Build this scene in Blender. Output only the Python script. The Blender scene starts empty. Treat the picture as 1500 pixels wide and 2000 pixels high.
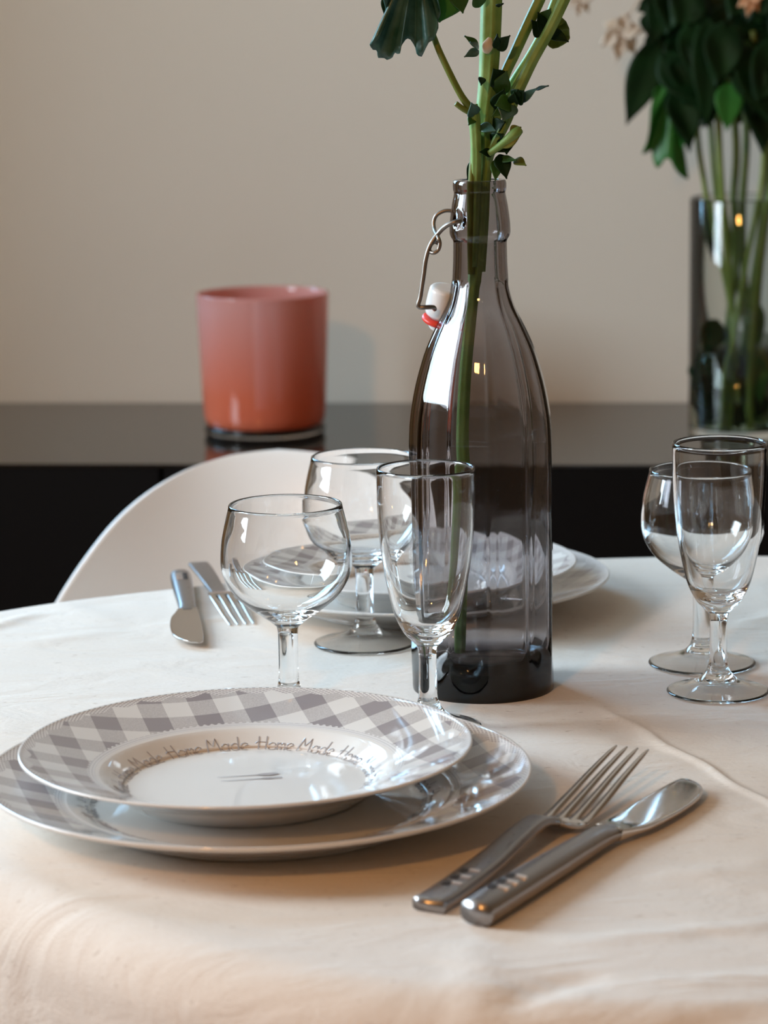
import bpy, bmesh, math, random
from mathutils import Vector, Matrix
import numpy as np

random.seed(7)
S = bpy.context.scene
COL = S.collection

# ------------------------------------------------------------------ camera
FPX, PITCH, ROLL = 5500.0, math.radians(10.5), math.radians(0.8)
CAMZ = 1.16
TZ = 0.75                                   # top of the cloth
CP = Vector((0, 0, CAMZ))
_f = Vector((0, math.cos(PITCH), -math.sin(PITCH)))
_r0 = Vector((1, 0, 0)); _u0 = Vector((0, math.sin(PITCH), math.cos(PITCH)))
_r = _r0*math.cos(ROLL) - _u0*math.sin(ROLL)
_u = _u0*math.cos(ROLL) + _r0*math.sin(ROLL)

def ray(px, py): return _f*FPX + _r*(px-750) - _u*(py-1000)
def P(px, py, z):                           # point of the picture at height z
    d = ray(px, py); return CP + d*((z-CAMZ)/d.z)
def Q(px, py, y):                           # point of the picture at distance y
    d = ray(px, py); return CP + d*(y/d.y)

cam = bpy.data.objects.new('camera', bpy.data.cameras.new('camera'))
COL.objects.link(cam)
M = Matrix((( _r.x, _u.x, -_f.x, 0), (_r.y, _u.y, -_f.y, 0), (_r.z, _u.z, -_f.z, 0), (0, 0, 0, 1)))
cam.matrix_world = Matrix.Translation(CP) @ M
cam.data.sensor_fit = 'VERTICAL'; cam.data.sensor_height = 36; cam.data.sensor_width = 27
cam.data.lens = 36*FPX/2000
cam.data.clip_start = 0.05
cam.data.dof.use_dof = True
cam.data.dof.focus_distance = 1.60
cam.data.dof.aperture_fstop = 10.5
S.camera = cam

# ------------------------------------------------------------------ light
W = bpy.data.worlds.new('world'); S.world = W; W.use_nodes = True
W.node_tree.nodes['Background'].inputs[0].default_value = (0.55, 0.7, 1.0, 1)
W.node_tree.nodes['Background'].inputs[1].default_value = 0.6

def area(name, loc, target, sx, sy, power, color, spread=math.pi):
    l = bpy.data.lights.new(name, 'AREA'); l.shape = 'RECTANGLE'; l.size = sx; l.size_y = sy
    l.energy = power; l.color = color; l.spread = spread
    o = bpy.data.objects.new(name, l); COL.objects.link(o)
    o.location = loc
    o.rotation_euler = (Vector(target)-Vector(loc)).to_track_quat('-Z', 'Y').to_euler()
    return o
# daylight through the low window in the left wall and through the one in the recess left of the sideboard
WIN = dict(x=-1.95, y0=1.20, y1=2.16, z0=1.10, z1=2.26)
WREC = dict(y=3.45, x0=-1.80, x1=-0.68, z0=1.20, z1=2.30)
area('window_daylight', (WIN['x']-.02, 1.68, 1.68), (0, 1.68, 1.68), 0.96, 1.16, 66, (0.76, 0.90, 1.0))
area('recess_daylight', (-1.24, WREC['y']+.02, 1.75), (-1.24, 0, 1.75), 1.12, 1.10, 58, (0.36, 0.68, 1.0))
# warm ceiling lamp, behind the camera to the left
area('ceiling_lamp', (-0.75, -0.55, 2.05), (-0.1, 1.3, 0.75), 0.14, 0.14, 13, (1.0, 0.45, 0.12))

S.view_settings.view_transform = 'Standard'; S.view_settings.look = 'None'
S.view_settings.gamma = 1; S.view_settings.use_curve_mapping = False
S.view_settings.exposure = 0.22
cy = S.cycles
cy.max_bounces = 28; cy.transmission_bounces = 26; cy.glossy_bounces = 10; cy.diffuse_bounces = 6
cy.transparent_max_bounces = 12; cy.use_denoising = True
cy.sample_clamp_indirect = 60; cy.blur_glossy = 0.4

# ------------------------------------------------------------------ helpers
def tag(o, label=None, cat=None, group=None, kind=None):
    if label: o['label'] = label
    if cat: o['category'] = cat
    if group: o['group'] = group
    if kind: o['kind'] = kind
    return o
def empty(name, loc=(0, 0, 0), rz=0.0, **k):
    o = bpy.data.objects.new(name, None); COL.objects.link(o)
    o.location = loc; o.rotation_euler = (0, 0, rz); o.empty_display_size = 0.02
    return tag(o, **k)
def mesh(name, verts, faces, mat, parent=None, smooth=True, recalc=False):
    me = bpy.data.meshes.new(name)
    me.from_pydata([tuple(v) for v in verts], [], faces)
    if recalc:
        bm = bmesh.new(); bm.from_mesh(me)
        bmesh.ops.recalc_face_normals(bm, faces=bm.faces); bm.to_mesh(me); bm.free()
    if smooth: me.polygons.foreach_set('use_smooth', [True]*len(me.polygons))
    me.materials.append(mat)
    o = bpy.data.objects.new(name, me); COL.objects.link(o)
    if parent is not None: o.parent = parent
    return o
def copy_tree(o, parent=None):
    c = o.copy(); COL.objects.link(c); c.parent = parent
    if parent is not None: c.matrix_parent_inverse = o.matrix_parent_inverse
    for ch in [q for q in bpy.data.objects if q.parent == o]: copy_tree(ch, c)
    return c
def catmull(pts, n=8):
    pts = [np.array(p, float) for p in pts]
    out = []
    for i in range(len(pts)-1):
        p0 = pts[max(i-1, 0)]; p1 = pts[i]; p2 = pts[i+1]; p3 = pts[min(i+2, len(pts)-1)]
        for k in range(n):
            t = k/n
            out.append(0.5*((2*p1)+(-p0+p2)*t+(2*p0-5*p1+4*p2-p3)*t*t+(-p0+3*p1-3*p2+p3)*t**3))
    out.append(pts[-1]); return out
def tube_data(pts, rad, n=12, ribs=0, rib=0.0, cap=True):
    pts = [Vector(p) for p in pts]; V = []; F = []
    t0 = (pts[1]-pts[0]).normalized()
    nrm = t0.orthogonal().normalized()
    for i, p in enumerate(pts):
        t = (pts[min(i+1, len(pts)-1)]-pts[max(i-1, 0)]).normalized()
        nrm = (nrm - t*nrm.dot(t)).normalized(); b = t.cross(nrm)
        r = rad[i] if hasattr(rad, '__len__') else rad
        for k in range(n):
            a = 2*math.pi*k/n
            rr = r*(1+rib*math.cos(ribs*a)) if ribs else r
            V.append(p + (nrm*math.cos(a)+b*math.sin(a))*rr)
    m = len(pts)
    for i in range(m-1):
        for k in range(n):
            a = i*n+k; c = i*n+(k+1) % n
            F.append((a, c, c+n, a+n))
    if cap:
        F.append(tuple(reversed(range(n)))); F.append(tuple(range((m-1)*n, m*n)))
    return V, F
def tube(name, pts, rad, mat, parent=None, n=12, ribs=0, rib=0.0, sub=8):
    if sub: 
        L = len(pts)
        if hasattr(rad, '__len__'):
            rr = catmull([(r, 0, 0) for r in rad], sub); rad = [float(q[0]) for q in rr]
        pts = catmull(pts, sub)
    V, F = tube_data(pts, rad, n, ribs, rib)
    return mesh(name, V, F, mat, parent)
def lathe(name, prof, mat, parent=None, n=96, closed_axis=True, loc=(0, 0, 0), smooth=True):
    V = []; F = []; rows = []
    for (r, z) in prof:
        if r < 1e-7: rows.append([len(V)]); V.append((loc[0], loc[1], loc[2]+z))
        else:
            rows.append(list(range(len(V), len(V)+n)))
            for k in range(n):
                a = 2*math.pi*k/n
                V.append((loc[0]+r*math.cos(a), loc[1]+r*math.sin(a), loc[2]+z))
    for A, B in zip(rows, rows[1:]):
        for k in range(n):
            k2 = (k+1) % n
            if len(A) == 1 and len(B) == 1: continue
            if len(A) == 1: F.append((A[0], B[k2], B[k]))
            elif len(B) == 1: F.append((A[k], A[k2], B[0]))
            else: F.append((A[k], A[k2], B[k2], B[k]))
    return mesh(name, V, F, mat, parent, smooth)
def smooth_prof(pts, n=6): return [(max(float(p[0]), 0), float(p[1])) for p in catmull([(a, b, 0) for a, b in pts], n)]
def box_data(c, s, rot=None, bevel=0):
    bm = bmesh.new(); bmesh.ops.create_cube(bm, size=1)
    for v in bm.verts: v.co = Vector((v.co.x*s[0], v.co.y*s[1], v.co.z*s[2]))
    if bevel: bmesh.ops.bevel(bm, geom=bm.edges[:], offset=bevel, segments=2, affect='EDGES')
    V = []
    bm.verts.index_update()
    for v in bm.verts:
        p = v.co.copy()
        if rot is not None: p = rot @ p
        V.append(p + Vector(c))
    F = [tuple(v.index for v in f.verts) for f in bm.faces]; bm.free()
    return V, F
def box(name, c, s, mat, parent=None, rot=None, bevel=0):
    V, F = box_data(c, s, rot, bevel); return mesh(name, V, F, mat, parent, smooth=False)
def merge(*parts):
    V = []; F = []
    for v, f in parts:
        o = len(V); V += list(v); F += [tuple(i+o for i in q) for q in f]
    return V, F
def interp(x, xs, ys): return float(np.interp(x, xs, ys))

# ------------------------------------------------------------------ materials
class NT:
    def __init__(s, name):
        s.m = bpy.data.materials.new(name); s.m.use_nodes = True
        s.t = s.m.node_tree; s.b = s.t.nodes['Principled BSDF']; s.out = s.t.nodes['Material Output']
    def n(s, typ, **k):
        q = s.t.nodes.new(typ)
        for a, b in k.items(): setattr(q, a, b)
        return q
    def link(s, a, b): s.t.links.new(a, b)
    def val(s, sock, v):
        if isinstance(v, (int, float)): sock.default_value = v
        elif isinstance(v, tuple): sock.default_value = v if len(v) == 4 or len(sock.default_value) == 3 else v+(1,)
        else: s.link(v, sock)
    def math(s, op, a, b=0.0, c=0.0):
        q = s.n('ShaderNodeMath', operation=op)
        s.val(q.inputs[0], a); s.val(q.inputs[1], b); s.val(q.inputs[2], c); return q.outputs[0]
    def mix(s, fac, a, b):
        q = s.n('ShaderNodeMix', data_type='RGBA'); s.val(q.inputs[0], fac); s.val(q.inputs[6], a); s.val(q.inputs[7], b)
        return q.outputs[2]
    def noise(s, scale, detail=2, vec=None, rough=0.5, dist=0.0):
        q = s.n('ShaderNodeTexNoise'); q.inputs['Scale'].default_value = scale; q.inputs['Detail'].default_value = detail
        q.inputs['Roughness'].default_value = rough; q.inputs['Distortion'].default_value = dist
        if vec is not None: s.link(vec, q.inputs['Vector'])
        return q.outputs['Fac']
    def obj(s): return s.n('ShaderNodeTexCoord').outputs['Object']
    def mapping(s, vec, scale=(1, 1, 1), rot=(0, 0, 0)):
        q = s.n('ShaderNodeMapping'); s.link(vec, q.inputs[0]); q.inputs['Scale'].default_value = scale; q.inputs['Rotation'].default_value = rot
        return q.outputs[0]
    def ramp(s, fac, a, b):
        q = s.n('ShaderNodeMapRange'); s.val(q.inputs[0], fac); q.inputs[1].default_value = a; q.inputs[2].default_value = b; return q.outputs[0]
    def bump(s, h, strength, dist=0.001):
        q = s.n('ShaderNodeBump'); q.inputs['Strength'].default_value = strength; q.inputs['Distance'].default_value = dist
        s.link(h, q.inputs['Height']); s.link(q.outputs[0], s.b.inputs['Normal']); return q
    def p(s, **k):
        N = dict(color='Base Color', rough='Roughness', metal='Metallic', ior='IOR', trans='Transmission Weight', coat='Coat Weight',
                 spec='Specular IOR Level', sss='Subsurface Weight', sheen='Sheen Weight')
        for a, v in k.items(): s.val(s.b.inputs[N[a]], v)
        return s.m

def simple(name, color, rough=0.5, **k): return NT(name).p(color=color, rough=rough, **k)

def glass_mat(name, color=(1, 1, 1), rough=0.0, ior=1.5):
    t = NT(name); g = t.n('ShaderNodeBsdfGlass'); g.inputs['Color'].default_value = color+(1,)
    g.inputs['Roughness'].default_value = rough; g.inputs['IOR'].default_value = ior
    t.link(g.outputs[0], t.out.inputs['Surface']); t.t.nodes.remove(t.b); return t.m

M_clear = glass_mat('clear_glass', (0.997, 0.998, 0.997))
M_vaseglass = glass_mat('vase_glass', (0.96, 0.98, 0.97))
M_base = glass_mat('thick_base_glass', (0.93, 0.90, 0.87), 0.22)
M_water = glass_mat('vase_water', (0.86, 0.9, 0.84), 0.0, 1.33)
def smoke():
    m = glass_mat('smoked_glass', (0.99, 0.99, 0.99))
    v = m.node_tree.nodes.new('ShaderNodeVolumeAbsorption')
    v.inputs['Color'].default_value = (0.36, 0.32, 0.35, 1); v.inputs['Density'].default_value = 185
    m.node_tree.links.new(v.outputs[0], m.node_tree.nodes['Material Output'].inputs['Volume']); return m
M_smoke = smoke()

def cloth_mat():
    t = NT('natural_cotton'); o = t.obj()
    big = t.noise(7, 3, o); fine = t.noise(900, 2, t.mapping(o, (0.45, 1, 1), (0, 0, 0.35)))
    spk = t.ramp(t.noise(330, 1, t.mapping(o, (0.5, 1, 1), (0, 0, 0.3))), 0.70, 0.80)
    c = t.mix(t.ramp(big, 0.3, 0.75), (0.82, 0.765, 0.70), (0.77, 0.705, 0.63))
    c = t.mix(t.math('MULTIPLY', t.ramp(fine, 0.35, 0.8), 0.18), c, (0.58, 0.46, 0.35))
    c = t.mix(t.math('MULTIPLY', spk, 0.35), c, (0.30, 0.2, 0.13))
    wr = t.noise(16, 4, t.mapping(o, (0.6, 1.3, 1), (0, 0, 0.25)), 0.55, 1.2)
    h = t.math('ADD', t.math('MULTIPLY', fine, 0.10), t.math('MULTIPLY', wr, 1.0))
    t.bump(h, 0.65, 0.0045)
    return t.p(color=c, rough=0.92, spec=0.15, sheen=0.1)
M_cloth = cloth_mat()

def wall_mat(name, c):
    t = NT(name); o = t.obj(); n1 = t.noise(1.3, 2, o)
    col = t.mix(n1, c, tuple(x*0.95 for x in c)); t.bump(t.noise(160, 3, o), 0.08, 0.001)
    return t.p(color=col, rough=0.85, spec=0.2)
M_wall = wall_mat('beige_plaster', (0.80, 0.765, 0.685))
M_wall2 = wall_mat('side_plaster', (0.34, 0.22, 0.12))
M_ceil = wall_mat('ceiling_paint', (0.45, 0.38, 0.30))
def floor_mat():
    t = NT('oak_floor'); o = t.obj()
    n = t.noise(9, 4, t.mapping(o, (8, 0.8, 1)))
    return t.p(color=t.mix(n, (0.22, 0.12, 0.06), (0.36, 0.21, 0.11)), rough=0.4)
M_floor = floor_mat()
def black_wood():
    t = NT('black_brown_laminate'); o = t.obj()
    n = t.noise(6, 3, t.mapping(o, (1, 12, 12)))
    return t.p(color=t.mix(n, (0.012, 0.009, 0.007), (0.018, 0.014, 0.011)), rough=0.10, spec=0.42)
M_black = black_wood()
M_door = simple('black_door_front', (0.004, 0.0035, 0.0035), 0.5, spec=0.1)
M_trim = simple('white_paint', (0.75, 0.73, 0.7), 0.5)
M_shell = simple('white_plastic', (0.88, 0.86, 0.84), 0.34)
M_steelleg = simple('chrome_leg', (0.7, 0.7, 0.7), 0.2, metal=1.0)
def steel(name, c, r):
    t = NT(name); o = t.obj(); n = t.noise(160, 3, t.mapping(o, (6, 0.3, 6)))
    return t.p(color=c, metal=1.0, rough=t.math('MULTIPLY_ADD', n, 0.10, r))
M_steel = steel('brushed_steel', (0.36, 0.345, 0.345), 0.24)
M_polish = steel('polished_steel', (0.62, 0.58, 0.55), 0.04)
M_bright = simple('notch_glint_colour', (0.85, 0.82, 0.8), 0.35, metal=0.7)  # pale colour stands in for the glint on each notch bevel
M_mark = simple('notch_shade_colour', (0.06, 0.055, 0.055), 0.5, metal=0.6)  # dark colour stands in for the shade inside each notch
M_wire = steel('aged_wire', (0.27, 0.235, 0.205), 0.36)
M_porc = simple('white_porcelain', (0.80, 0.79, 0.78), 0.15)
M_rubber = simple('red_rubber', (0.72, 0.04, 0.02), 0.4)
M_ink = simple('grey_glaze_ink', (0.40, 0.38, 0.39), 0.25)

def pink_mat():
    t = NT('pink_opal_glass'); o = t.obj()
    s = t.n('ShaderNodeSeparateXYZ'); t.link(o, s.inputs[0])
    c = t.mix(t.ramp(t.math('ADD', s.outputs[2], t.math('MULTIPLY', t.noise(14, 2, o), 0.03)), 0.055, 0.15), (0.80, 0.22, 0.12), (0.72, 0.41, 0.38))
    t.p(color=c, rough=0.09, coat=0.4)
    tr = t.n('ShaderNodeBsdfTranslucent'); tr.inputs[0].default_value = (0.85, 0.2, 0.1, 1)
    mx = t.n('ShaderNodeMixShader'); mx.inputs[0].default_value = 0.35
    t.link(t.b.outputs[0], mx.inputs[1]); t.link(tr.outputs[0], mx.inputs[2]); t.link(mx.outputs[0], t.out.inputs[0])
    return t.m
M_pink = pink_mat()

def plant(name, c1, c2, rough=0.42, transl=0.25, sc=60, spec=0.5):
    t = NT(name); o = t.obj(); n = t.noise(sc, 3, o)
    c = t.mix(t.ramp(n, 0.3, 0.7), c1, c2)
    t.p(color=c, rough=rough, spec=spec); t.bump(t.noise(sc*4, 2, o), 0.15, 0.001)
    if transl:
        tr = t.n('ShaderNodeBsdfTranslucent'); t.link(c, tr.inputs[0])
        mx = t.n('ShaderNodeMixShader'); mx.inputs[0].default_value = transl
        t.link(t.b.outputs[0], mx.inputs[1]); t.link(tr.outputs[0], mx.inputs[2]); t.link(mx.outputs[0], t.out.inputs[0])
    return t.m
M_stalk = plant('green_stalk', (0.13, 0.27, 0.055), (0.21, 0.36, 0.11), 0.5, 0.0, 90)
M_stalk2 = plant('dark_stalk', (0.07, 0.13, 0.025), (0.14, 0.19, 0.04), 0.4, 0.0, 60)
M_leafblue = plant('bluish_leaf', (0.012, 0.065, 0.045), (0.07, 0.17, 0.16), 0.30, 0.04, 70)
M_leaf = plant('mid_green_leaf', (0.03, 0.11, 0.025), (0.05, 0.17, 0.03), 0.42, 0.3)
M_leafyel = plant('yellow_green_leaf', (0.14, 0.20, 0.03), (0.22, 0.28, 0.06), 0.42, 0.3)
M_leafdark = plant('deep_green_leaf', (0.002, 0.015, 0.003), (0.005, 0.032, 0.006), 0.55, 0.08, 30, 0.2)
M_leafbright = plant('bright_green_leaf', (0.02, 0.15, 0.02), (0.04, 0.22, 0.03), 0.4, 0.3, 30)
M_petal = plant('faded_petal', (0.74, 0.62, 0.48), (0.80, 0.72, 0.62), 0.8, 0.35, 40)
M_petal2 = plant('peach_petal', (0.8, 0.42, 0.2), (0.85, 0.55, 0.33), 0.7, 0.4, 40)

def plate_mat(name, R, well, rot, period):
    """white porcelain; a gingham band with lace edges on the rim"""
    t = NT(name); o = t.obj()
    s = t.n('ShaderNodeSeparateXYZ'); t.link(o, s.inputs[0]); x, y, z = s.outputs
    r = t.math('SQRT', t.math('ADD', t.math('MULTIPLY', x, x), t.math('MULTIPLY', y, y)))
    th = t.math('ARCTAN2', y, x)
    c, sn = math.cos(rot), math.sin(rot)
    u = t.math('ADD', t.math('MULTIPLY', x, c), t.math('MULTIPLY', y, sn))
    v = t.math('ADD', t.math('MULTIPLY', x, -sn), t.math('MULTIPLY', y, c))
    def stripe(a, off): return t.math('LESS_THAN', t.math('FRACT', t.math('MULTIPLY_ADD', a, 1/period, 20+off)), 0.5)
    su = stripe(u, 0.15); sv = stripe(v, 0.3)
    grain = t.noise(1400, 1, o)
    mid = t.mix(t.ramp(grain, 0.3, 0.7), (0.50, 0.485, 0.49), (0.62, 0.61, 0.61))
    light = (0.80, 0.80, 0.785); dark = (0.325, 0.305, 0.325)
    both = t.math('MULTIPLY', su, sv); one = t.math('MAXIMUM', su, sv)
    g = t.mix(both, t.mix(one, light, mid), dark)
    # outer lace: scalloped net of white thread
    sc = t.math('ABSOLUTE', t.math('SINE', t.math('MULTIPLY', th, 19.0)))
    edge = t.math('SUBTRACT', R*0.972, t.math('MULTIPLY', sc, R*0.030))
    lace = t.math('GREATER_THAN', r, edge)
    net = t.math('MULTIPLY', t.math('SINE', t.math('MULTIPLY', th, 190.0)), t.math('SINE', t.math('MULTIPLY', r, 3600.0)))
    lc = t.mix(t.math('GREATER_THAN', net, 0.12), (0.78, 0.77, 0.76), (0.42, 0.40, 0.41))
    g = t.mix(lace, g, lc)
    # inner lace: two fine white lines
    iw = t.math('ADD', well+0.0035, t.math('MULTIPLY', t.math('SINE', t.math('MULTIPLY', th, 130.0)), 0.0006))
    inner = t.math('LESS_THAN', r, iw)
    il = t.math('GREATER_THAN', t.math('SINE', t.math('MULTIPLY', r, 4200.0)), 0.1)
    g = t.mix(inner, g, t.mix(il, (0.62, 0.62, 0.63), (0.82, 0.82, 0.82)))
    nrm = t.n('ShaderNodeNewGeometry').outputs['Normal']
    sn_ = t.n('ShaderNodeSeparateXYZ'); t.link(nrm, sn_.inputs[0])
    band = t.math('MULTIPLY', t.math('MULTIPLY', t.math('GREATER_THAN', r, well), t.math('LESS_THAN', r, R*0.991)), t.math('GREATER_THAN', sn_.outputs[2], 0.1))
    col = t.mix(band, (0.80, 0.79, 0.765), g)
    return t.p(color=col, rough=0.07, coat=0.3)
M_small = plate_mat('small_plate_glaze', 0.1161, 0.0775, math.radians(18), 0.0285)
M_dinner = plate_mat('dinner_plate_glaze', 0.1385, 0.100, math.radians(16), 0.0285)

# ------------------------------------------------------------------ room
SZ = 0.717                                   # sideboard top
fa, fb = P(0, 906, SZ), P(1250, 908, SZ)
SYAW = math.atan2((fb-fa).y, (fb-fa).x)
sx = Vector((math.cos(SYAW), math.sin(SYAW), 0)); sy = Vector((-sx.y, sx.x, 0))
back = P(200, 787, SZ)
SDEPTH = (back-fa).dot(sy)
def sb(a, b, z): return Vector((fa.x, fa.y, 0)) + sx*a + sy*b + Vector((0, 0, z))
R_S = Matrix.Rotation(SYAW, 3, 'Z')
WALLB = SDEPTH + 0.012
# the far wall ends left of the picture; the room runs on into a recess with the second window
box('wall_back', sb(1.42, WALLB+0.2, 1.25), (3.15, 0.4, 2.5), M_wall, None, R_S)
w = WREC
def wr(x0, x1, z0, z1): return box_data(((x0+x1)/2, w['y'], (z0+z1)/2), (x1-x0, 0.1, z1-z0))
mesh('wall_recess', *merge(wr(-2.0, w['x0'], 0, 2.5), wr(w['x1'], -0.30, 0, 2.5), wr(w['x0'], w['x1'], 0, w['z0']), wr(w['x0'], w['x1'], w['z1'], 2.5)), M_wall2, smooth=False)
def wf(x0, x1, z0, z1): return box_data(((x0+x1)/2, w['y']-.03, (z0+z1)/2), (x1-x0, 0.05, z1-z0))
mesh('window_2', *merge(wf(w['x0'], w['x0']+.04, w['z0'], w['z1']), wf(w['x1']-.04, w['x1'], w['z0'], w['z1']), wf(w['x0']+.04, w['x1']-.04, w['z0'], w['z0']+.04), wf(w['x0']+.04, w['x1']-.04, w['z1']-.04, w['z1'])), M_trim, smooth=False)
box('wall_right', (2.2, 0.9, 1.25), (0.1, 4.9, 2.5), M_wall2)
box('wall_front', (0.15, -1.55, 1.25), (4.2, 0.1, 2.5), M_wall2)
w = WIN
Vw = [box_data((w['x'], (-1.6+w['y0'])/2, 1.25), (0.1, w['y0']+1.6, 2.5)),
      box_data((w['x'], (w['y1']+3.5)/2, 1.25), (0.1, 3.5-w['y1'], 2.5)),
      box_data((w['x'], (w['y0']+w['y1'])/2, w['z0']/2), (0.1, w['y1']-w['y0'], w['z0'])),
      box_data((w['x'], (w['y0']+w['y1'])/2, (w['z1']+2.5)/2), (0.1, w['y1']-w['y0'], 2.5-w['z1']))]
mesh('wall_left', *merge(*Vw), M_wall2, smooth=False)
yc, zc = (w['y0']+w['y1'])/2, (w['z0']+w['z1'])/2
fr = [box_data((w['x']+0.03, w['y0']+0.025, zc), (0.05, 0.05, w['z1']-w['z0'])), box_data((w['x']+0.03, w['y1']-0.025, zc), (0.05, 0.05, w['z1']-w['z0'])),
      box_data((w['x']+0.03, yc, w['z0']+0.025), (0.05, w['y1']-w['y0']-0.1, 0.05)), box_data((w['x']+0.03, yc, w['z1']-0.025), (0.05, w['y1']-w['y0']-0.1, 0.05))]
mesh('window_1', *merge(*fr), M_trim, smooth=False)
box('added_light_blocker', (-1.525, 2.55, 1.25), (0.75, 0.5, 2.5), M_wall2)  # added unseen block that keeps window light off the left of wall_back
box('floor', (0.15, 0.95, -0.05), (4.4, 5.2, 0.1), M_floor)
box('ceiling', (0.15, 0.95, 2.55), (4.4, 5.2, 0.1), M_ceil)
for n_ in ('wall_back', 'wall_recess', 'added_light_blocker', 'wall_right', 'wall_front', 'wall_left', 'window_1', 'window_2', 'floor', 'ceiling'): tag(bpy.data.objects[n_], kind='structure')

# ------------------------------------------------------------------ sideboard
S0, S1 = -0.12, 1.70
side = empty('sideboard', sb((S0+S1)/2, SDEPTH/2, 0), SYAW, label='long low black sideboard with a glossy top standing against the beige wall', cat='sideboard')
L = S1-S0
def sbox(name, c, s, m, bevel=0.0): return box(name, c, s, m, side, None, bevel)
sbox('top', (0, 0, SZ-0.0015), (L, SDEPTH, 0.003), M_black)
sbox('carcass', (0, 0.012, (SZ-0.003+0.10)/2), (L-0.01, SDEPTH-0.03, SZ-0.003-0.10), M_door)
seam = ((P(345, 950, 0.68)-sb((S0+S1)/2, SDEPTH/2, 0)).dot(sx))
cuts = [-L/2+0.003, seam-0.6, seam, seam+0.6, seam+1.2, L/2-0.003]
cuts = [c for c in cuts if -L/2 <= c <= L/2]
for a, b in zip(cuts, cuts[1:]):
    sbox('door', ((a+b)/2, -SDEPTH/2+0.010, (SZ-0.0035+0.105)/2), (b-a-0.004, 0.016, SZ-0.0035-0.105), M_door, 0.001)
for a in (-1, 1):
    for b in (-1, 1): sbox('leg', (a*(L/2-0.06), b*(SDEPTH/2-0.05), 0.05), (0.045, 0.045, 0.10), M_door)

# ------------------------------------------------------------------ table and cloth
TC = Vector((0.22, 1.53))
ANG = [0, 40, 84, 96, 115, 133, 140, 148, 165, 190, 214, 238, 262, 300, 330, 360]
RAD = [.50, .50, .516, .510, .530, .565, .590, .630, .625, .54, .484, .485, .462, .470, .485, .50]
def outline(th):
    d = math.degrees(th) % 360
    xs = np.arange(d-9, d+9.1, 1.5); return float(np.mean(np.interp(xs % 360, ANG, RAD)))
tb = empty('dining_table', (TC.x, TC.y, 0), label='round pedestal dining table hidden under the cream cloth', cat='table')
M_tab = simple('table_laminate', (0.7, 0.68, 0.65), 0.4)
lathe('tabletop', smooth_prof([(0, 0.718), (0.40, 0.718)], 1)+[(0.43, 0.722), (0.437, 0.733), (0.43, 0.744), (0.40, 0.7465), (0, 0.7465)], M_tab, tb)
lathe('leg', [(0, 0.02), (0.06, 0.02), (0.045, 0.1), (0.04, 0.4), (0.06, 0.7), (0.09, 0.718), (0, 0.718)], M_tab, tb, 48)
lathe('base', [(0, 0.0), (0.26, 0.0), (0.26, 0.012), (0.1, 0.026), (0, 0.03)], M_tab, tb, 64)

CREASE = []                                  # (a, b, width, height): fold lines pressed into the cloth
def crease(x0, y0, x1, y1, wd, h):
    a, b = P(x0, y0, TZ), P(x1, y1, TZ); CREASE.append((np.array(a[:2]), np.array(b[:2]), wd, h))
crease(1150, 1368, 1640, 1650, 0.0026, 0.0017)
crease(1150, 1395, 1300, 1482, 0.009, -0.0010)
crease(560, 1440, 1000, 1430, 0.006, 0.001)
crease(-60, 1242, 75, 1198, 0.006, 0.0028)
crease(100, 1180, 230, 1212, 0.008, 0.0016)
crease(30, 1262, 240, 1230, 0.010, 0.0014)
crease(270, 1226, 560, 1196, 0.006, 0.0012)
crease(1080, 1845, 1560, 1800, 0.007, 0.0016)
crease(950, 1960, 1180, 1900, 0.008, -0.0030)
crease(1180, 1930, 1600, 1905, 0.006, 0.0020)
crease(1300, 1985, 1600, 1960, 0.007, -0.0024)
crease(1250, 1720, 1560, 1680, 0.010, 0.0012)
crease(1420, 1228, 1600, 1180, 0.008, 0.0016)
crease(1060, 1265, 1250, 1290, 0.007, 0.0010)
crease(925, 1840, 945, 1990, 0.012, 0.0020)
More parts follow.
